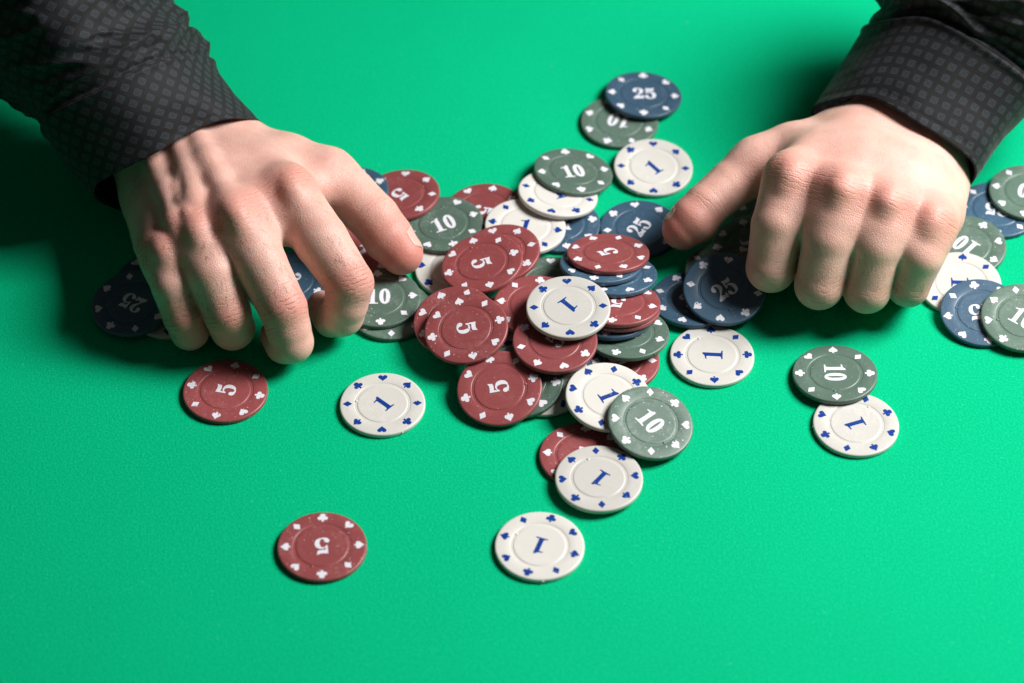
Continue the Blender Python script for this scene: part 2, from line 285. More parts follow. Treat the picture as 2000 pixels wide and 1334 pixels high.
CHIPS = [
 ('R', (-134.62, -34.32, 0.03), (-0.0, -0.0, 1.0), (-0.9824, 0.1869, 0.0), 'red 5 chip lying flat and alone, just in front of the curled fingers'),
 ('W', (-60.55, -42.85, 0.03), (-0.0, -0.0, 1.0), (-0.7571, 0.6533, 0.0), 'white 1 chip lying alone on the felt between the red 5 and the pile'),
 ('R', (-84.75, -129.6, 0.03), (-0.0, -0.0, 1.0), (0.0731, -0.9973, 0.0), 'lone red 5 chip with upside-down numeral, far out in front of the pile'),
 ('W', (12.34, -129.3, 0.03), (-0.0, -0.0, 1.0), (-0.2749, -0.9615, -0.0), 'lone white 1 chip on bare felt in front of the leaning white and red pair'),
 ('W', (95.13, -11.28, 0.03), (-0.0, -0.0, 1.0), (-0.9997, 0.0243, 0.0), 'white 1 chip lying flat beside the pile, next to the blue chips under the fist'),
 ('W', (159.76, -55.52, 0.03), (-0.0, -0.0, 1.0), (-0.9203, -0.3912, -0.0), 'white 1 chip tucked under the edge of a green 10, in front of the fist'),
 ('G', (152.4, -24.73, 1.62), (-0.0255, 0.0764, 0.9968), (0.9993, -0.0262, 0.0275), 'green 10 chip with chipped white marks resting on a white 1 chip edge'),
 ('R', (32.47, -74.99, 0.03), (-0.0, -0.0, 1.0), (0.1211, 0.9926, 0.0), 'red chip with covered numeral, beneath the white 1 at the pile front tip'),
 ('W', (39.6, -91.34, 2.56), (-0.0, -0.0, 1.0), (-0.6497, -0.7602, -0.0), 'white 1 chip lying half over a red chip at the front tip of the pile'),
 ('R', (50.04, -14.32, 0.03), (-0.0, -0.0, 1.0), (0.6815, -0.7318, 0.0), 'red chip at the bottom of the tall leaning stack'),
 ('B', (87.24, 25.46, 1.36), (-0.0133, 0.0663, 0.9977), (-0.4201, 0.9051, -0.0657), 'blue 25 chip half covered by another blue 25 beside the fist'),
 ('G', (18.69, 36.13, 0.03), (-0.0, -0.0, 1.0), (-0.665, 0.7469, 0.0), 'shaded green chip almost buried in the pile beside the backward-leaning stack'),
 ('B', (23.94, 79.61, 0.03), (-0.0, -0.0, 1.0), (0.9799, 0.1997, 0.0), 'blue chip mostly covered by two white chips at the back of the pile'),
 ('R', (-13.9, 87.87, 1.33), (-0.0642, 0.0128, 0.9979), (0.9616, -0.2666, 0.0653), 'red chip peeking out between a green 10 and a white 1'),
 ('B', (63.58, 76.65, 0.03), (-0.0, -0.0, 1.0), (-0.8225, 0.5688, 0.0), 'blue 25 chip beside the thumb tip of the fist, behind the tall stack'),
 ('W', (-27.58, 47.9, 0.03), (-0.0, -0.0, 1.0), (-0.8052, -0.593, -0.0), 'white chip half hidden by overlapping red 5s, by the thumb tip of the spread hand'),
 ('B', (0.0, -2.8, 0.03), (-0.0, -0.0, 1.0), (0.7789, 0.6272, 0.0), 'dark blue chip buried deep in the pile under the red chips'),
 ('B', (24.29, -12.03, 2.56), (-0.0, -0.0, 1.0), (0.3934, 0.9193, 0.0), 'blue chip with only its rim showing beside the white 1 at the pile front'),
 ('W', (-2.26, 8.2, 3.68), (-0.0767, 0.0707, 0.9945), (-0.1158, 0.9901, -0.0793), 'white chip nearly hidden under red chips in the middle of the pile'),
 ('W', (16.33, -30.47, 5.05), (-0.0941, -0.2353, 0.9673), (0.9643, -0.2631, 0.0298), 'white chip at the bottom of the front fan, under a green chip'),
 ('G', (4.55, -32.42, 6.05), (-0.0941, -0.2353, 0.9673), (0.9839, -0.1701, 0.0544), 'green chip fanned out between a red 5 and a white chip'),
 ('R', (-5.74, -37.95, 6.32), (-0.0941, -0.2353, 0.9673), (-0.9651, -0.2171, -0.1467), 'red 5 chip with a moulding pip, top of the front fan of three'),
 ('R', (-74.47, 61.63, 0.03), (-0.0, -0.0, 1.0), (0.7588, 0.6513, 0.0), 'dark red chip in shadow under the thumb of the spread hand'),
 ('G', (-58.57, 19.26, 0.03), (-0.0, -0.0, 1.0), (0.7009, 0.7132, 0.0), 'lower green chip of the pair beside the index finger of the spread hand'),
 ('G', (-64.11, 25.12, 2.56), (-0.0, -0.0, 1.0), (-0.0448, 0.999, 0.0), 'upper green 10 chip of the pair beside the index finger of the spread hand'),
 ('G', (54.84, -1.99, 5.88), (-0.0, 0.1305, 0.9914), (-0.3271, -0.9369, 0.1233), 'green chip in the tall leaning stack, sticking out below a blue chip'),
 ('B', (47.26, 8.48, 7.65), (-0.0, 0.1908, 0.9816), (-0.2272, -0.956, 0.1858), 'blue chip between the green and the two red chips in the tall stack'),
 ('W', (44.53, -45.03, 7.86), (0.0868, -0.0868, 0.9924), (0.8154, 0.5785, -0.0207), 'white 1 chip bridging the pile front, partly under a pale green 10'),
 ('R', (11.06, 11.71, 11.08), (-0.0175, -0.0, 0.9998), (0.1296, 0.9916, 0.0023), 'red chip half under the topmost white 1 in the middle of the pile'),
 ('R', (50.91, 10.4, 10.51), (-0.0, 0.225, 0.9744), (0.8305, 0.5427, -0.1253), 'lower of the two aligned red chips in the tall stack'),
 ('R', (50.83, 10.38, 13.29), (-0.0, 0.2334, 0.9724), (-0.2166, -0.9493, 0.2279), 'upper of the two aligned red chips in the tall stack, numeral part covered'),
 ('R', (20.24, -14.97, 14.02), (-0.0, -0.0349, 0.9994), (-0.8446, 0.535, 0.0187), 'red 5 chip with a pip, directly below the topmost white 1 chip'),
 ('B', (50.29, 32.65, 10.57), (-0.0169, 0.2588, 0.9658), (0.9305, -0.3494, 0.1099), 'lower blue chip near the top of the tall leaning stack'),
 ('B', (43.19, 39.15, 11.81), (-0.0, 0.2756, 0.9613), (0.2874, 0.9207, -0.264), 'upper blue chip directly under the topmost red 5 of the tall stack'),
 ('R', (46.78, 45.22, 12.83), (-0.0, 0.284, 0.9588), (-0.9105, -0.3964, 0.1174), 'red 5 chip on the very top of the tall leaning stack'),
 ('W', (6.49, 72.46, 5.36), (0.0349, 0.0174, 0.9992), (0.1801, 0.9834, -0.0235), 'white 1 chip partly covered by a red chip and another white chip'),
 ('W', (22.74, 95.68, 5.66), (0.1207, 0.1382, 0.983), (-0.5268, 0.8482, -0.0545), 'white chip directly beneath the green 10 at the back of the pile'),
 ('G', (30.69, 112.91, 4.84), (0.1207, 0.1382, 0.983), (-0.2872, 0.9528, -0.0986), 'green 10 chip lying on a white chip at the back edge of the pile'),
 ('G', (-34.13, 76.61, 2.83), (-0.0614, 0.0185, 0.9979), (-0.3685, 0.9288, -0.0399), 'green 10 chip beside the thumb of the spread hand, partly under a red 5'),
 ('R', (-55.92, 97.79, 2.79), (-0.116, 0.0773, 0.9902), (0.5702, -0.8112, 0.1301), 'red 5 chip leaning on a green 10 behind the thumb of the spread hand'),
 ('B', (-81.72, 100.04, 2.47), (-0.1026, 0.0684, 0.9924), (0.9043, 0.422, 0.0644), 'blue chip mostly hidden behind the thumb of the spread hand, over a red 5'),
 ('R', (-5.78, 48.57, 9.57), (-0.1822, -0.0172, 0.9831), (0.8209, -0.553, 0.1425), 'red chip directly beneath a tilted red 5, over a white 1'),
 ('R', (-14.21, 39.58, 12.02), (-0.1736, -0.0086, 0.9848), (0.9484, 0.2678, 0.1696), 'tilted red 5 chip on top of another red chip, between green and white chips'),
 ('R', (-26.95, 2.61, 10.27), (-0.1377, -0.1464, 0.9796), (0.9127, 0.3654, 0.1829), 'red chip fanned under a big tilted red 5, beside two green chips'),
 ('R', (-21.45, -6.38, 13.54), (-0.1375, -0.1549, 0.9783), (0.9657, 0.1986, 0.1672), 'big tilted red 5 chip on top of the pile, nearest the spread hand'),
 ('W', (26.64, 1.18, 20.35), (-0.0, -0.0349, 0.9994), (0.7053, -0.7085, -0.0247), 'white 1 chip on top in the middle of the pile'),
 ('G', (63.62, -60.47, 6.95), (0.1546, -0.1546, 0.9758), (0.6887, 0.725, 0.0057), 'dusty pale green 10 chip lying on a white 1 at the pile front'),
 ('G', (55.51, 156.46, 0.03), (-0.0, -0.0, 1.0), (-0.3542, -0.9352, -0.0), 'green 10 chip under a blue 25, farthest from the pile'),
 ('B', (68.31, 175.02, 2.26), (0.0625, 0.0937, 0.9936), (0.0149, 0.9954, -0.0948), 'blue 25 chip lying on a green 10, farthest from the pile'),
 ('W', (71.6, 120.23, 1.29), (0.0287, -0.0574, 0.9979), (-0.7138, 0.6977, 0.0606), 'white 1 chip lying flat behind the pile, near the green and blue pair'),
 ('B', (-108.86, 39.68, 0.03), (-0.0, -0.0, 1.0), (0.8929, -0.4503, 0.0), 'blue 25 chip showing between the index and middle fingers of the spread hand'),
 ('W', (-164.45, 20.65, 0.03), (-0.0, -0.0, 1.0), (1.0, -0.0, 0.0), 'white chip in the shadow under the little finger of the spread hand'),
 ('B', (-173.02, 36.4, 2.56), (-0.0, -0.0, 1.0), (1.0, -0.0, 0.0), 'dark blue chip poking out behind another by the spread hand'),
 ('B', (-182.39, 19.34, 5.18), (-0.0865, -0.1214, 0.9888), (-0.586, -0.7965, -0.1491), 'dark blue 25 chip in the shadow beside the little finger of the spread hand'),
 ('G', (129.83, 82.57, 0.03), (-0.0, -0.0, 1.0), (0.9696, 0.2449, 0.0), 'green chip in the deep shadow of the fist, inside the thumb'),
 ('G', (118.62, 61.51, 2.13), (-0.0479, -0.0958, 0.9942), (0.9814, 0.1806, 0.0647), 'chip darkened to green for shade, between the thumb and the fist, under two other chips'),  # white chip switched to green plastic; the darker colour stands in for shade
 ('G', (104.34, 42.17, 4.22), (-0.0252, 0.0068, 0.9997), (-0.1691, 0.9855, -0.011), 'green chip behind a blue 25 in the shade of the fist'),
 ('B', (102.31, 24.76, 9.51), (-0.0, -0.2419, 0.9703), (-0.6049, 0.7727, 0.1926), 'blue 25 chip leaning on a green chip against the index finger of the fist'),
 ('B', (242.43, 90.03, 0.03), (-0.0, -0.0, 1.0), (-0.118, -0.993, -0.0), 'blue 25 chip under a green 10 beside the cuff above the fist'),
 ('G', (259.51, 100.09, 2.56), (-0.0, -0.0, 1.0), (-0.217, -0.9762, -0.0), 'green 10 chip overlapping a blue 25 beside the cuff above the fist'),
 ('G', (223.7, 62.76, 1.55), (-0.0426, -0.0639, 0.9971), (-0.6526, -0.7539, -0.0762), 'green 10 chip lying under a white 1, beside the little finger of the fist'),
 ('W', (217.92, 35.83, 1.95), (-0.0425, -0.087, 0.9953), (0.9838, -0.1774, 0.0265), 'white 1 chip touching the little finger of the fist'),
 ('B', (226.03, 15.07, 2.88), (-0.0139, -0.1431, 0.9896), (0.0877, -0.9861, -0.1414), 'blue 25 chip between a white 1 and a green 10, beside the fist'),
 ('G', (244.78, 9.59, 4.91), (-0.0139, -0.1431, 0.9896), (0.6637, 0.7389, 0.1162), 'green 10 chip lying over a blue 25 beside the fist')]
for i, (k, b, n, up, label) in enumerate(CHIPS):
    root = bpy.data.objects.new('poker_chip', None); root.empty_display_size = 0.01; COL.objects.link(root)
    n = Vector(n).normalized(); y = Vector(up); y = (y - n * y.dot(n)).normalized(); x = y.cross(n)
    m = Matrix((x, y, n)).transposed().to_4x4(); m.translation = Vector(b) * MM; root.matrix_world = m
    tag(root, label, 'poker chip', 'poker chips scattered on the green felt')
    rnd = random.Random(100 + i)
    d = bpy.data.objects.new('disc', DISC_ME[k][rnd.randrange(3)]); COL.objects.link(d); d.parent = root
    d.rotation_euler = (0, 0, rnd.uniform(0, 6.28))
    z = (T + .012) * MM
    nu = bpy.data.objects.new('numeral', NUM_ME[k]); COL.objects.link(nu); nu.parent = root; nu.location = (rnd.uniform(-.5, .5) * MM, rnd.uniform(-.5, .5) * MM, z)
    nu.rotation_euler = (0, 0, rnd.uniform(-.12, .12))
    off = rnd.uniform(-.06, .06); ox, oy = rnd.uniform(-.25, .25), rnd.uniform(-.25, .25)
    for j in range(8):
        nm = ORDER[j % 4]; a = math.pi / 2 - j * math.pi / 4 + off
        s = bpy.data.objects.new(nm, SUIT_ME[nm, 'b' if k == 'W' else 'w']); COL.objects.link(s); s.parent = root
        s.location = ((16.3 * math.cos(a) + ox) * MM, (16.3 * math.sin(a) + oy) * MM, z); s.rotation_euler = (0, 0, a - math.pi / 2)

# ---------------------------------------------------------------- hands
def smin(a, b, k):
    h = np.maximum(k - np.abs(a - b), 0.0) / k
    return np.minimum(a, b) - h * h * k * 0.25
class Field:
    """signed distance grid in mm"""
    def __init__(self, lo, hi, step):
        self.lo = np.array(lo, np.float32); self.step = step
        self.n = np.ceil((np.array(hi) - np.array(lo)) / step).astype(int) + 1
        self.ax = [self.lo[i] + step * np.arange(self.n[i], dtype=np.float32) for i in range(3)]
    def new(self): return np.full(self.n, 50.0, np.float32)
    def box(self, pts, pad):
        pts = np.array(pts); a = np.floor((pts.min(0) - pad - self.lo) / self.step).astype(int)
        b = np.ceil((pts.max(0) + pad - self.lo) / self.step).astype(int) + 1
        a = np.clip(a, 0, self.n); b = np.clip(b, 0, self.n)
        return tuple(slice(a[i], b[i]) for i in range(3))
    def cone(self, sl, a, b, ra, rb):
        X = self.ax[0][sl[0]][:, None, None]; Y = self.ax[1][sl[1]][None, :, None]; Z = self.ax[2][sl[2]][None, None, :]
        a = np.array(a, np.float32); b = np.array(b, np.float32); ab = b - a; L2 = max(float(ab @ ab), 1e-6)
        x = X - a[0]; y = Y - a[1]; z = Z - a[2]
        t = np.clip((x * ab[0] + y * ab[1] + z * ab[2]) / L2, 0, 1)
        return np.sqrt((x - t * ab[0]) ** 2 + (y - t * ab[1]) ** 2 + (z - t * ab[2]) ** 2) - (ra + (rb - ra) * t)
    def add(self, D, pts, k, pad=9):
        """smooth-union a chain of (x,y,z,r) into D"""
        for p, q in zip(pts[:-1], pts[1:]):
            sl = self.box([p[:3], q[:3]], max(p[3], q[3]) + pad)
            D[sl] = smin(D[sl], self.cone(sl, p[:3], q[:3], p[3], q[3]), k)
    def carve(self, D, pts, k):
        for p, q in zip(pts[:-1], pts[1:]):
            sl = self.box([p[:3], q[:3]], max(p[3], q[3]) + 6)
            D[sl] = -smin(-D[sl], self.cone(sl, p[:3], q[:3], p[3], q[3]), k)
def build_field(H, step):
    allp = np.array([p for key in ('body', 'fingers') for ch in H[key] for p in ch[1]])
    lo = (allp[:, :3] - allp[:, 3:]).min(0) - 3; hi = (allp[:, :3] + allp[:, 3:]).max(0) + 3
    lo[2] = max(lo[2], -2.0)
    G = Field(lo, hi, step); body = G.new()
    for k, ch in H['body']: G.add(body, ch, k, 10)
    D = body.copy()
    for k, ch in H['fingers']:
        f = G.new(); G.add(f, ch, 1.0, 10)
        D = np.minimum(D, smin(body, f, k))
    for k, ch in H.get('ridges', []): G.add(D, ch, k, 5)
    for k, ch in H.get('creases', []): G.carve(D, ch, k)
    return G, D
def surface_nets(G, D):
    S = D < 0; n = D.shape
    corner = [(i, j, k) for i in (0, 1) for j in (0, 1) for k in (0, 1)]
    def sub(A, c): return A[c[0]:n[0] - 1 + c[0], c[1]:n[1] - 1 + c[1], c[2]:n[2] - 1 + c[2]]
    cnt = np.zeros([m - 1 for m in n], np.int8)
    for c in corner: cnt += sub(S, c)
    act = (cnt > 0) & (cnt < 8); idx = -np.ones(act.shape, np.int64)
    I = np.argwhere(act); idx[act] = np.arange(len(I))
    acc = np.zeros((len(I), 3)); num = np.zeros(len(I))
    for a in range(8):
        for b in range(a + 1, 8):
            ca, cb = np.array(corner[a]), np.array(corner[b])
            if np.abs(ca - cb).sum() != 1: continue
            da = D[tuple((I + ca).T)]; db = D[tuple((I + cb).T)]
            m = (da < 0) != (db < 0); t = np.where(m, da / np.where(m, da - db, 1), 0)
            acc += np.where(m[:, None], ca + t[:, None] * (cb - ca), 0); num += m
    V = (I + acc / num[:, None]) * G.step + G.lo
    F = []
    for ax in range(3):
        u, v = (ax + 1) % 3, (ax + 2) % 3
        s0 = [slice(None)] * 3; s1 = [slice(None)] * 3
        s0[ax] = slice(0, -1); s1[ax] = slice(1, None)
        for w in (u, v): s0[w] = slice(1, -1); s1[w] = slice(1, -1)
        A = S[tuple(s0)]; B = S[tuple(s1)]
        E = np.argwhere(A != B)
        if not len(E): continue
        flip = A[tuple(E.T)]
        base = E.copy(); base[:, u] += 1; base[:, v] += 1
        def cell(du, dv):
            q = base.copy(); q[:, u] += du; q[:, v] += dv; return idx[tuple(q.T)]
        quad = np.stack([cell(-1, -1), cell(0, -1), cell(0, 0), cell(-1, 0)], 1)
        quad[~flip] = quad[~flip][:, ::-1]
        F.append(quad)
    F = np.concatenate(F); F = F[(F >= 0).all(1)]
    return V, F
def relax(V, F, it):
    n = len(V)
    for _ in range(it):
        acc = np.zeros_like(V); c = np.zeros(n)
        for i in range(4):
            a, b = F[:, i], F[:, (i + 1) % 4]
            for d in range(3):
                acc[:, d] += np.bincount(a, V[b, d], n) + np.bincount(b, V[a, d], n)
            c += np.bincount(a, minlength=n) + np.bincount(b, minlength=n)
        V = V * 0.5 + 0.5 * acc / np.maximum(c, 1)[:, None]
    return V

HANDS = {'A': {"body": [[12, [[-188.8, 124.8, 56.0, 19.0], [-165.3, 101.7, 42.0, 20.0], [-146.3, 94.1, 36.0, 19.0]]], [12, [[-198.1, 119.8, 52.0, 18.0], [-176.2, 91.9, 38.0, 19.0], [-167.9, 79.5, 34.0, 17.0]]], [14, [[-137.7, 97.9, 36.0, 15.0], [-106.6, 47.2, 54.0, 11.5]]], [14, [[-146.8, 87.8, 40.0, 16.0], [-130.3, 27.3, 55.0, 11.5]]], [14, [[-157.7, 80.7, 38.0, 16.0], [-149.6, 24.2, 49.0, 11.0]]], [14, [[-168.8, 73.2, 32.0, 16.0], [-165.0, 19.9, 41.0, 10.5]]], [14, [[-175.9, 72.2, 22.0, 14.0], [-169.3, 37.0, 28.0, 11.0]]], [10, [[-128.9, 96.3, 34.0, 13.5], [-110.7, 88.1, 34.0, 13.5], [-90.2, 79.1, 34.0, 13.0]]], [10, [[-113.8, 78.8, 38.0, 13.0], [-99.3, 65.2, 38.0, 11.0]]], [8, [[-99.5, 37.9, 46.0, 8.5], [-124.9, 19.1, 48.5, 9.5], [-145.6, 15.4, 43.0, 9.5], [-162.4, 12.6, 36.0, 8.5]]], [10, [[-109.2, 52.2, 48.0, 10.0], [-128.6, 32.3, 50.0, 10.5], [-149.4, 28.7, 44.0, 10.0], [-164.3, 24.4, 36.0, 9.5]]], [10, [[-141.2, 94.1, 37.0, 15.0], [-119.0, 41.5, 50.0, 10.5]]], [10, [[-152.2, 85.1, 38.0, 15.5], [-140.8, 30.5, 47.0, 10.5]]], [10, [[-163.1, 76.6, 35.0, 15.5], [-158.1, 26.9, 40.0, 10.0]]], [14, [[-123.9, 67.5, 44.0, 12.0], [-143.2, 61.3, 45.0, 12.5], [-160.5, 55.8, 39.0, 12.5]]], [10, [[-144.7, 68.8, 32.0, 14.0], [-156.4, 54.9, 28.0, 13.0]]]], "fingers": [[6, [[-106.5, 46.1, 55.0, 12.7], [-90.3, 22.8, 45.0, 13.0], [-76.5, 5.3, 34.0, 11.4], [-78.5, 2.0, 24.0, 10.4], [-80.8, 2.4, 16.0, 10.6], [-86.0, 5.6, 10.0, 9.0], [-90.9, 14.2, 9.0, 8.0]]], [6, [[-130.3, 26.8, 55.5, 12.6], [-118.3, 8.2, 44.0, 12.6], [-107.3, -8.4, 31.0, 11.4], [-105.2, -12.3, 22.0, 10.6], [-103.7, -14.9, 15.0, 10.2], [-107.5, -11.9, 10.5, 9.4], [-111.9, -4.7, 9.0, 8.0]]], [6, [[-149.6, 23.6, 49.5, 12.2], [-141.0, 5.4, 40.0, 12.6], [-133.9, -6.8, 26.0, 11.3], [-132.4, -5.5, 15.0, 10.6], [-135.0, 0.3, 10.5, 9.4], [-138.8, 14.2, 9.0, 8.0]]], [6, [[-164.8, 18.9, 42.0, 11.0], [-159.5, 2.9, 34.0, 10.2], [-155.1, -4.9, 22.0, 9.6], [-153.0, -4.6, 12.0, 9.2], [-155.1, -0.1, 9.5, 8.6], [-159.3, 14.7, 8.5, 7.5]]], [8, [[-90.2, 79.1, 34.0, 13.6], [-79.0, 70.6, 30.0, 13.0], [-67.1, 59.5, 25.0, 12.4], [-60.2, 51.0, 20.0, 12.3], [-53.7, 45.1, 15.0, 10.6]]]], "ridges": [[6, [[-183.0, 86.3, 55.3, 3.5], [-172.4, 68.8, 51.9, 3.5], [-164.2, 46.6, 54.0, 3.5], [-158.9, 23.9, 57.0, 3.2], [-157.0, 18.1, 54.2, 3]]], [6, [[-164.6, 84.2, 57.2, 3.5], [-155.2, 57.6, 58.8, 3.6], [-150.4, 34.7, 60.0, 3.6], [-147.9, 20.1, 59.0, 3.2]]], [6, [[-155.7, 89.1, 58.5, 3.5], [-145.7, 61.3, 61.9, 3.6], [-139.4, 47.1, 61.1, 3.6], [-131.5, 24.3, 64.9, 3.4]]], [3.5, [[-158.0, 53.1, 58.1, 1.6], [-159.0, 45.3, 57.0, 1.7], [-156.6, 34.8, 58.5, 1.7], [-152.0, 23.4, 61.6, 1.6], [-149.9, 19.9, 60.3, 1.4]]], [5, [[-105.3, 42.1, 63.7, 4], [-103.8, 38.6, 62.4, 4.2], [-101.7, 35.0, 59.8, 4]]], [5, [[-129.9, 22.8, 64.6, 4], [-128.4, 19.3, 63.4, 4.4], [-126.4, 16.0, 60.5, 4]]], [5, [[-148.9, 19.7, 57.7, 4], [-147.5, 15.7, 57.3, 4.2], [-145.7, 12.4, 54.7, 4]]], [5, [[-164.5, 14.7, 49.9, 3.8], [-163.4, 11.8, 48.7, 4], [-161.8, 9.3, 45.8, 3.8]]]], "creases": [], "joints": [[-106.5, 46.1, 55.0, 0.5, -0.8, -0.3, 10, 0.9, 0.5], [-76.5, 5.3, 34.0, 0.4, -0.7, -0.7, 9, 0.9, 0.8], [-130.3, 26.8, 55.5, 0.5, -0.7, -0.5, 10, 0.9, 0.5], [-107.3, -8.4, 31.0, 0.4, -0.6, -0.7, 9, 0.9, 0.8], [-149.6, 23.6, 49.5, 0.4, -0.8, -0.4, 10, 0.9, 0.5], [-133.9, -6.8, 26.0, 0.3, -0.4, -0.9, 9, 0.9, 0.8], [-164.8, 18.9, 42.0, 0.3, -0.9, -0.4, 10, 0.9, 0.5], [-155.1, -4.9, 22.0, 0.3, -0.3, -0.9, 9, 0.9, 0.8], [-67.1, 59.5, 25.0, 0.7, -0.7, -0.3, 6, 0.2, 0.3], [-53.7, 45.1, 15.0, 0.6, -0.6, -0.5, 14, 1.2, 0], [-60.2, 51.0, 20.0, 0.6, -0.7, -0.5, 12, 0.8, 0]]},
'B': {"body": [[12, [[218.1, 152.7, 54.0, 19.0], [192.9, 114.7, 43.0, 20.0], [174.1, 97.5, 38.0, 19.0]]], [12, [[227.5, 147.5, 50.0, 18.0], [205.5, 102.4, 37.0, 17.0], [200.9, 83.2, 34.0, 17.0]]], [14, [[164.0, 97.5, 38.0, 16.0], [133.7, 55.5, 55.0, 11.5]]], [14, [[175.7, 91.2, 42.0, 16.0], [156.9, 42.5, 58.0, 11.5]]], [14, [[189.2, 85.2, 40.0, 16.0], [178.5, 38.6, 54.0, 11.2]]], [14, [[201.7, 79.5, 34.0, 16.0], [199.4, 34.4, 46.0, 10.8]]], [14, [[209.7, 80.4, 24.0, 13.0], [205.2, 50.6, 32.0, 11.0]]], [10, [[157.0, 102.4, 36.0, 13.5], [138.2, 94.1, 36.0, 13.2], [120.8, 88.1, 34.0, 12.5]]], [10, [[144.2, 85.1, 38.0, 13.0], [131.0, 75.1, 38.0, 10.0]]], [8, [[129.9, 43.3, 45.0, 9.0], [153.4, 31.6, 48.0, 10.0], [175.2, 27.7, 45.0, 10.0], [196.2, 26.9, 39.0, 9.0]]], [10, [[135.3, 58.4, 49.0, 10.0], [157.6, 45.1, 52.0, 10.5], [179.4, 41.5, 48.0, 10.5], [199.8, 37.2, 40.0, 9.5]]], [10, [[170.1, 95.3, 39.0, 15.5], [146.2, 52.6, 52.0, 11.0]]], [10, [[182.6, 88.5, 41.0, 15.5], [168.3, 44.3, 52.0, 11.0]]], [10, [[195.3, 81.4, 38.0, 15.5], [189.7, 40.1, 46.0, 10.5]]], [14, [[149.1, 74.8, 46.0, 12.5], [168.2, 68.6, 49.0, 13.0], [186.4, 62.8, 47.0, 13.0], [200.6, 57.2, 40.0, 12.0]]], [10, [[173.1, 79.8, 32.0, 14.0], [193.0, 73.1, 28.0, 13.0]]]], "fingers": [[6, [[133.7, 55.5, 55.0, 12.8], [127.0, 36.5, 42.0, 12.9], [124.0, 25.2, 25.0, 12.0], [127.7, 45.6, 11.0, 10.2], [133.1, 59.3, 10.0, 9.2]]], [6, [[156.9, 42.5, 58.0, 12.8], [150.4, 24.8, 43.0, 12.7], [146.2, 14.1, 24.0, 11.7], [149.7, 33.2, 11.0, 10.2], [153.5, 46.7, 10.0, 9.2]]], [6, [[178.5, 38.6, 54.0, 12.2], [172.6, 21.7, 41.0, 12.0], [169.0, 13.0, 22.0, 11.3], [171.7, 30.2, 10.5, 10.0], [174.5, 43.6, 9.5, 9.0]]], [6, [[199.4, 34.4, 46.0, 11.4], [193.5, 20.6, 37.0, 11.2], [189.2, 16.7, 21.0, 10.2], [191.3, 32.4, 10.0, 9.4], [193.3, 44.1, 9.0, 8.6]]], [8, [[120.8, 88.1, 34.0, 12.8], [107.4, 78.3, 30.0, 11.8], [95.0, 67.2, 26.0, 11.2], [88.4, 60.8, 22.0, 11.9], [83.5, 58.2, 19.0, 10.4]]]], "ridges": [[5, [[132.9, 50.8, 64.2, 4], [131.7, 48.2, 62.1, 4.4], [129.7, 44.9, 58.8, 4]]], [5, [[156.2, 38.9, 66.6, 4], [155.1, 35.3, 65.5, 4.6], [153.4, 32.3, 61.6, 4]]], [5, [[177.6, 34.6, 62.7, 4], [176.8, 31.2, 61.4, 4.3], [175.6, 28.7, 57.7, 4]]], [5, [[198.4, 29.7, 54.9, 3.8], [197.7, 27.2, 52.6, 4], [196.4, 24.5, 49.9, 3.8]]]], "creases": [], "joints": [[133.7, 55.5, 55.0, -0.3, -0.8, -0.5, 11, 0.9, 0.4], [124.0, 25.2, 25.0, 0.0, 0.3, -1.0, 9, 0.5, 0.6], [156.9, 42.5, 58.0, -0.3, -0.7, -0.6, 11, 0.9, 0.4], [146.2, 14.1, 24.0, -0.0, 0.3, -1.0, 9, 0.5, 0.6], [178.5, 38.6, 54.0, -0.3, -0.8, -0.6, 11, 0.9, 0.4], [169.0, 13.0, 22.0, -0.0, 0.3, -1.0, 9, 0.5, 0.6], [199.4, 34.4, 46.0, -0.3, -0.8, -0.5, 11, 0.9, 0.4], [189.2, 16.7, 21.0, -0.1, 0.4, -0.9, 9, 0.5, 0.6], [95.0, 67.2, 26.0, -0.7, -0.6, -0.3, 6, 0.2, 0.3], [83.5, 58.2, 19.0, -0.8, -0.4, -0.5, 14, 1.2, 0], [88.4, 60.8, 22.0, -0.7, -0.6, -0.4, 12, 0.8, 0]]},
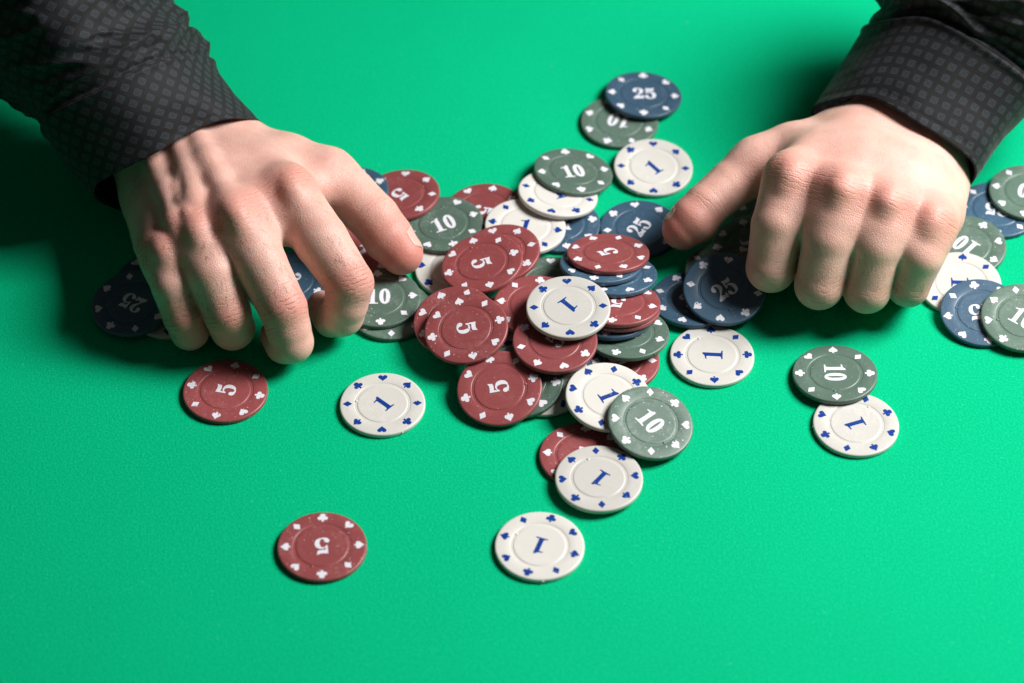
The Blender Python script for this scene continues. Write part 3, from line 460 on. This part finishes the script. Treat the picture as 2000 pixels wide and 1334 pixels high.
'SA': [[[-123.5, 111.6, 38.0], [-132.7, 91.2, 62.0], [-150.3, 79.2, 66.0], [-171.3, 63.0, 64.0], [-200.3, 60.2, 46.0], [-198.3, 72.5, 22.0], [-178.3, 83.7, 6.0], [-146.9, 113.0, 12.0]], [[-139.6, 127.1, 48.0], [-149.0, 101.9, 74.0], [-163.9, 82.7, 84.0], [-184.7, 68.4, 82.0], [-214.2, 68.9, 62.0], [-216.1, 85.1, 34.0], [-194.8, 106.7, 16.0], [-160.2, 130.5, 24.0]], [[-151.8, 141.6, 60.0], [-161.1, 113.2, 88.0], [-176.9, 93.3, 99.0], [-197.8, 80.0, 96.0], [-227.8, 81.9, 76.0], [-229.0, 99.9, 46.0], [-208.4, 124.4, 26.0], [-173.5, 146.5, 34.0]], [[-165.7, 151.4, 70.0], [-175.1, 119.7, 104.0], [-193.9, 100.7, 118.0], [-218.5, 88.5, 114.0], [-248.5, 98.7, 88.0], [-250.6, 117.8, 52.0], [-227.1, 138.6, 34.0], [-191.0, 161.0, 42.0]], [[-170.0, 168.8, 82.0], [-181.6, 137.5, 118.0], [-202.9, 119.8, 132.0], [-229.1, 111.3, 128.0], [-261.9, 118.8, 100.0], [-264.9, 141.2, 62.0], [-241.1, 158.6, 44.0], [-201.0, 181.4, 52.0]], [[-187.4, 185.8, 104.0], [-198.2, 153.0, 140.0], [-219.0, 134.5, 154.0], [-245.1, 126.0, 150.0], [-278.2, 134.4, 122.0], [-282.0, 158.2, 84.0], [-258.7, 176.5, 66.0], [-218.8, 199.5, 74.0]], [[-204.6, 202.6, 126.0], [-214.6, 168.1, 162.0], [-235.0, 148.9, 176.0], [-260.9, 140.3, 172.0], [-294.3, 149.7, 144.0], [-298.9, 175.0, 106.0], [-276.1, 194.1, 88.0], [-236.5, 217.4, 96.0]]],
'SB': [[[148.9, 123.9, 36.0], [157.4, 111.3, 56.0], [174.5, 101.7, 66.0], [195.5, 85.2, 64.0], [222.9, 74.9, 48.0], [223.2, 81.8, 24.0], [205.1, 98.4, 8.0], [171.0, 124.6, 12.0]], [[167.5, 150.7, 48.0], [175.8, 131.2, 72.0], [192.2, 120.4, 82.0], [213.0, 103.6, 80.0], [240.0, 93.0, 62.0], [242.0, 103.5, 36.0], [224.7, 123.7, 18.0], [190.4, 150.2, 24.0]], [[180.9, 166.0, 58.0], [187.5, 141.8, 86.0], [206.8, 131.5, 96.0], [230.0, 114.5, 94.0], [257.1, 105.2, 76.0], [259.6, 119.0, 46.0], [242.1, 139.6, 28.0], [205.1, 164.5, 34.0]], [[190.3, 178.5, 66.0], [198.5, 152.3, 100.0], [219.5, 139.2, 112.0], [243.7, 122.0, 110.0], [272.8, 114.0, 88.0], [275.5, 128.7, 56.0], [260.0, 154.5, 34.0], [217.8, 181.3, 42.0]], [[205.9, 195.5, 82.0], [213.5, 168.2, 116.0], [234.3, 154.6, 128.0], [258.3, 137.2, 126.0], [287.5, 129.5, 104.0], [290.8, 145.0, 72.0], [275.7, 171.6, 50.0], [233.6, 198.8, 58.0]], [[221.0, 209.9, 100.0], [228.0, 181.4, 134.0], [248.4, 167.3, 146.0], [272.2, 149.7, 144.0], [301.5, 142.3, 122.0], [305.3, 158.8, 90.0], [290.8, 186.3, 68.0], [248.9, 213.8, 76.0]], [[236.0, 224.2, 118.0], [242.3, 194.4, 152.0], [262.4, 179.8, 164.0], [286.0, 162.0, 162.0], [315.4, 155.0, 140.0], [319.7, 172.4, 108.0], [305.8, 200.8, 86.0], [264.2, 228.6, 94.0]]]}
person = bpy.data.objects.new('person', None); COL.objects.link(person); person.empty_display_size = .1; person.location = (0, 0.25, 0)
tag(person, 'person in a black patterned shirt gathering poker chips with both hands', 'person')
bpy.context.view_layer.update()
def under(o, parent):
    o.parent = parent; o.matrix_parent_inverse = parent.matrix_world.inverted(); return o
def make_hand(H, step):
    G, D = build_field(H, step)
    V, F = surface_nets(G, D)
    V = relax(V, F, 2)
    V[:, 2] = np.maximum(V[:, 2], 0.15)
    me = bpy.data.meshes.new('hand'); me.from_pydata((V * MM).tolist(), [], F.tolist())
    me.polygons.foreach_set('use_smooth', np.ones(len(F), bool)); me.materials.append(M_SKIN)
    red = np.zeros(len(V)); wr = np.zeros(len(V)); best = np.full(len(V), 1e9); al = np.zeros(len(V))
    for j in H['joints']:
        d = V - np.array(j[:3]); a = np.array(j[3:6]); t = d @ a; r2 = (d ** 2).sum(1)
        g = np.exp(-(t / j[6]) ** 2 - (r2 - t * t) / 420.0)
        red = np.maximum(red, j[7] * g); wr = np.maximum(wr, j[8] * np.clip(1.5 * g, 0, 1))
        m = r2 < best; best[m] = r2[m]; al[m] = t[m]
    for nm, v in (('red', red), ('wrinkle', wr), ('along', al)):
        at = me.attributes.new(nm, 'FLOAT', 'POINT'); at.data.foreach_set('value', v.astype(np.float32))
    o = bpy.data.objects.new('hand', me); COL.objects.link(o)
    return under(o, person)
hand_a = make_hand(HANDS['A'], 0.75); hand_b = make_hand(HANDS['B'], 0.75)
hand_a['label'] = 'hand with fingers spread and curled down, thumb resting by the chips'
hand_b['label'] = 'hand closed into a loose fist over the chips, thumb out'

M_HAIR = NT('body_hair'); M_HAIR.b.inputs['Base Color'].default_value = (0.05, 0.028, 0.018, 1); M_HAIR.b.inputs['Roughness'].default_value = 0.5; M_HAIR = M_HAIR.m
def hairs(hand, H, patches, seed):
    """sparse fine hairs on the backs of the fingers: (finger index, segment, count, length mm)"""
    rs = random.Random(seed); me = hand.data; n = len(me.vertices)
    co = np.empty(n * 3); me.vertices.foreach_get('co', co); co = co.reshape(-1, 3) / MM
    no = np.empty(n * 3); me.vertices.foreach_get('normal', no); no = no.reshape(-1, 3)
    vs = []; fs = []
    for fi, sg, cnt, ln in patches:
        ch = H['fingers'][fi][1]; a = np.array(ch[sg][:3]); b = np.array(ch[sg + 1][:3]); L = np.linalg.norm(b - a); ax = (b - a) / L
        d = co - a; t = d @ ax; r = np.linalg.norm(d - t[:, None] * ax, axis=1)
        ok = np.where((t > .1 * L) & (t < .85 * L) & (r < 15) & (no @ np.array([0, -.55, .83]) > .55))[0]
        if not len(ok): continue
        for _ in range(cnt):
            i = ok[rs.randrange(len(ok))]; p = co[i].copy(); nn = no[i]
            side = np.cross(ax, nn); dr = ax + side * rs.uniform(-.7, .5) + nn * rs.uniform(.15, .4); dr /= np.linalg.norm(dr)
            l = ln * rs.uniform(.5, 1.2); bend = side * rs.uniform(-.5, .5) - nn * .28; u = np.cross(dr, nn); u /= np.linalg.norm(u); w = np.cross(u, dr); base = len(vs)
            for q in range(5):
                f = q / 4; c = p + dr * l * f + bend * l * f * f * .6; rad = .055 * (1 - .75 * f)
                for k in range(3): vs.append((c + (u * math.cos(2.094 * k) + w * math.sin(2.094 * k)) * rad) * MM)
            for q in range(4):
                for k in range(3): fs.append((base + q * 3 + k, base + q * 3 + (k + 1) % 3, base + q * 3 + 3 + (k + 1) % 3, base + q * 3 + 3 + k))
    o = mesh_obj('hair', vs, fs, M_HAIR); o['kind'] = 'stuff'; return under(o, hand)
hairs(hand_a, HANDS['A'], [(0, 1, 26, 4.5), (0, 0, 8, 4), (1, 0, 24, 4.5), (1, 1, 26, 4.5), (2, 0, 24, 4.5), (2, 1, 34, 4.5), (3, 0, 22, 4), (3, 1, 26, 4)], 3)
hairs(hand_b, HANDS['B'], [(1, 1, 14, 3.5), (2, 1, 14, 3.5), (3, 1, 10, 3.5), (0, 1, 8, 3)], 4)

from mathutils.bvhtree import BVHTree
def nail(hand, base, tip, normal, width):
    """nail plate lying on the thumb: base and tip (mm) on the thumb axis, facing normal"""
    b, t, n = Vector(base), Vector(tip), Vector(normal); ax = (t - b).normalized(); n = (n - ax * n.dot(ax)).normalized(); s = ax.cross(n)
    bv = BVHTree.FromPolygons([v.co for v in hand.data.vertices], [p.vertices[:] for p in hand.data.polygons])
    L = (t - b).length; top = []; low = []; nu, nv = 18, 18
    for i in range(nu + 1):
        u = i / nu; w = max(1 - abs(2 * u - 1) ** 5, 0.0) ** .5
        for j in range(nv + 1):
            v = j / nv * 2 - 1; ang = v * width * (.45 + .55 * w)
            d = n * math.cos(ang) + s * math.sin(ang)
            bow = .20 * L * v * v * (1 if u > .5 else -.6) * (2 * u - 1) ** 2
            c = b + ax * (L * u - bow); hit = bv.ray_cast((c + d * 25) * MM, -d)[0]
            r = ((hit / MM) - c).length if hit is not None else 9.0
            lift = (.05 + .22 * u) * (1 - .8 * abs(v) ** 3) + (.03 if u > 0 else -.2)
            top.append((c + d * (r + lift)) * MM); low.append((c + d * (r - .5)) * MM)
    vs = top + low; fs = []; W = nv + 1; o0 = len(top)
    for i in range(nu):
        for j in range(nv):
            a = i * W + j; fs.append((a, a + 1, a + W + 1, a + W)); fs.append((o0 + a, o0 + a + W, o0 + a + W + 1, o0 + a + 1))
    for i in range(nu):
        a, c = i * W, i * W + nv; fs += [(a, a + W, o0 + a + W, o0 + a), (c, o0 + c, o0 + c + W, c + W)]
    for j in range(nv):
        a, c = j, nu * W + j; fs += [(a, o0 + a, o0 + a + 1, a + 1), (c, c + 1, o0 + c + 1, o0 + c)]
    o = mesh_obj('thumbnail', vs, fs, M_NAIL); return under(o, hand)
for key, hnd, nrm in (('A', hand_a, (0.80, 0.36, 0.46)), ('B', hand_b, (-0.62, 0.62, 0.48))):
    ch = HANDS[key]['fingers'][4][1]; p, q = Vector(ch[-2][:3]), Vector(ch[-1][:3]); ax = (q - p).normalized()
    nail(hnd, p + ax * 2, q + ax * 5.5, nrm, .70)

# ---------------------------------------------------------------- shirt sleeves
def cr(p0, p1, p2, p3, t):
    return 0.5 * ((2 * p1) + (-p0 + p2) * t + (2 * p0 - 5 * p1 + 4 * p2 - p3) * t * t + (-p0 + 3 * p1 - 3 * p2 + p3) * t ** 3)
def ring(sec, n):
    P = [np.array(p, float) for p in sec]; m = len(P); out = []
    for i in range(n):
        f = i / n * m; a = int(f); t = f - a
        out.append(cr(P[a - 1], P[a % m], P[(a + 1) % m], P[(a + 2) % m], t))
    return np.array(out)
def vnoise(x, y, seed):
    rs = np.random.RandomState(seed); g = rs.rand(64, 64)
    xi = np.floor(x).astype(int); yi = np.floor(y).astype(int); fx = x - xi; fy = y - yi
    fx = fx * fx * (3 - 2 * fx); fy = fy * fy * (3 - 2 * fy)
    def q(i, j): return g[i % 64, j % 64]
    return (q(xi, yi) * (1 - fx) + q(xi + 1, yi) * fx) * (1 - fy) + (q(xi, yi + 1) * (1 - fx) + q(xi + 1, yi + 1) * fx) * fy
def sleeve(secs, seed, rot):
    N = 160; rings = [ring(s, N) for s in secs]; ns = len(rings); PER = 26
    rows = []; par = []
    for i in range(ns - 1):
        r0 = rings[max(i - 1, 0)]; r1 = rings[i]; r2 = rings[i + 1]; r3 = rings[min(i + 2, ns - 1)]
        if i == 0: r0 = 2 * r1 - r2
        for j in range(PER): rows.append(cr(r0, r1, r2, r3, j / PER)); par.append(i + j / PER)
    rows.append(rings[-1]); par.append(ns - 1)
    P = np.array(rows); par = np.array(par); cen = P.mean(1, keepdims=True)
    # outward normals and soft cloth folds
    du = np.roll(P, -1, 1) - np.roll(P, 1, 1); dv = np.gradient(P, axis=0)
    nr = np.cross(du, dv); nr /= np.maximum(np.linalg.norm(nr, axis=2, keepdims=True), 1e-9)
    sgn = np.sign((nr * (P - cen)).sum(2).mean()); nr *= sgn
    ph = np.linspace(0, 1, N, endpoint=False)[None, :]; s = par[:, None]
    def per(fx, fy, sd, skew=0.0):
        a = vnoise(ph * fx + s * skew + 7, s * fy + 3, sd)
        b = vnoise((ph - 1) * fx + s * skew + 7, s * fy + 3, sd); w = np.clip((ph - .85) / .15, 0, 1); return a * (1 - w) + b * w
    body = np.clip((s - 1.75) / .5, 0, 1); cuffy = 1 - body
    ridge = 1 - np.abs(2 * per(7, 1.1, seed, 1.6) - 1); ridge2 = 1 - np.abs(2 * per(13, 2.0, seed + 1, -2.2) - 1)
    disp = body * (7.0 * (ridge ** 2 - .35) + 2.6 * (ridge2 ** 2 - .35)) + cuffy * (1.6 * (per(5, 1.2, seed + 2) - .5) + .5 * (per(16, 5, seed + 3) - .5))
    disp += -2.2 * np.exp(-((s - 1.85) / .06) ** 2) + 1.2 * np.exp(-((s - 1.72) / .09) ** 2)        # cuff seam
    disp += .15 * np.exp(-((s - .02) / .03) ** 2) - .3 * np.exp(-((s - .16) / .025) ** 2)             # hem and its stitching line
    P = P + nr * disp[:, :, None]
    P[:, :, 2] = np.maximum(P[:, :, 2], 1.0)
    # arc-length style UVs, pattern pitch 6.4 mm
    seg = np.linalg.norm(np.diff(P, axis=0), axis=2).mean(1); vv = np.concatenate([[0], np.cumsum(seg)])
    circ = np.linalg.norm(np.roll(P, -1, 1) - P, axis=2); cm = circ[:60].mean(0); uu = np.concatenate([[0], np.cumsum(cm)])
    c, sn = math.cos(rot), math.sin(rot)
    def build(name, i0, i1, inner, parent):
        vs = []; fs = []; uvs = []
        Q = P[i0:i1 + 1]; nn = nr[i0:i1 + 1]; rows = i1 - i0 + 1
        lay = [Q.reshape(-1, 3)] + [(Q - nn * inner).reshape(-1, 3)]
        V = np.concatenate(lay) * MM; off = rows * N
        for i in range(rows - 1):
            for j in range(N):
                k = (j + 1) % N; a, b, cc, d = i * N + j, i * N + k, (i + 1) * N + k, (i + 1) * N + j
                f = (a, d, cc, b) if sgn > 0 else (a, b, cc, d)
                fs.append(f); g = tuple(off + x for x in reversed(f)); fs.append(g)
                co = {a: (uu[j], vv[i0 + i]), b: (uu[j + 1], vv[i0 + i]), cc: (uu[j + 1], vv[i0 + i + 1]), d: (uu[j], vv[i0 + i + 1])}
                uvs += [co[x] for x in f] + [co[x - off] for x in g]
        for i in (0, rows - 1):
            for j in range(N):
                k = (j + 1) % N; a, b = i * N + j, i * N + k
                fs.append((a, b, off + b, off + a) if (i == 0) == (sgn > 0) else (b, a, off + a, off + b)); uvs += [(0.35, 0.35)] * 4
        o = mesh_obj(name, V.tolist(), fs, M_SHIRT); lay = o.data.uv_layers.new(name='UVMap')
        fl = []
        for (u, v) in uvs: fl += [(u * c - v * sn) / 6.4, (u * sn + v * c) / 6.4]
        lay.data.foreach_set('uv', fl); return under(o, parent)
    cut = int(1.8 * PER)
    body_o = build('shirt_sleeve', cut, len(P) - 1, 0.8, person)
    cuff_o = build('cuff', 0, cut, 0.9, body_o)
    return body_o
sl_a = sleeve(HANDS['SA'], 5, math.radians(38)); sl_b = sleeve(HANDS['SB'], 11, math.radians(-8))
sl_a['label'] = 'black patterned sleeve over the arm with the spread hand'
sl_b['label'] = 'black patterned sleeve over the arm with the fist'
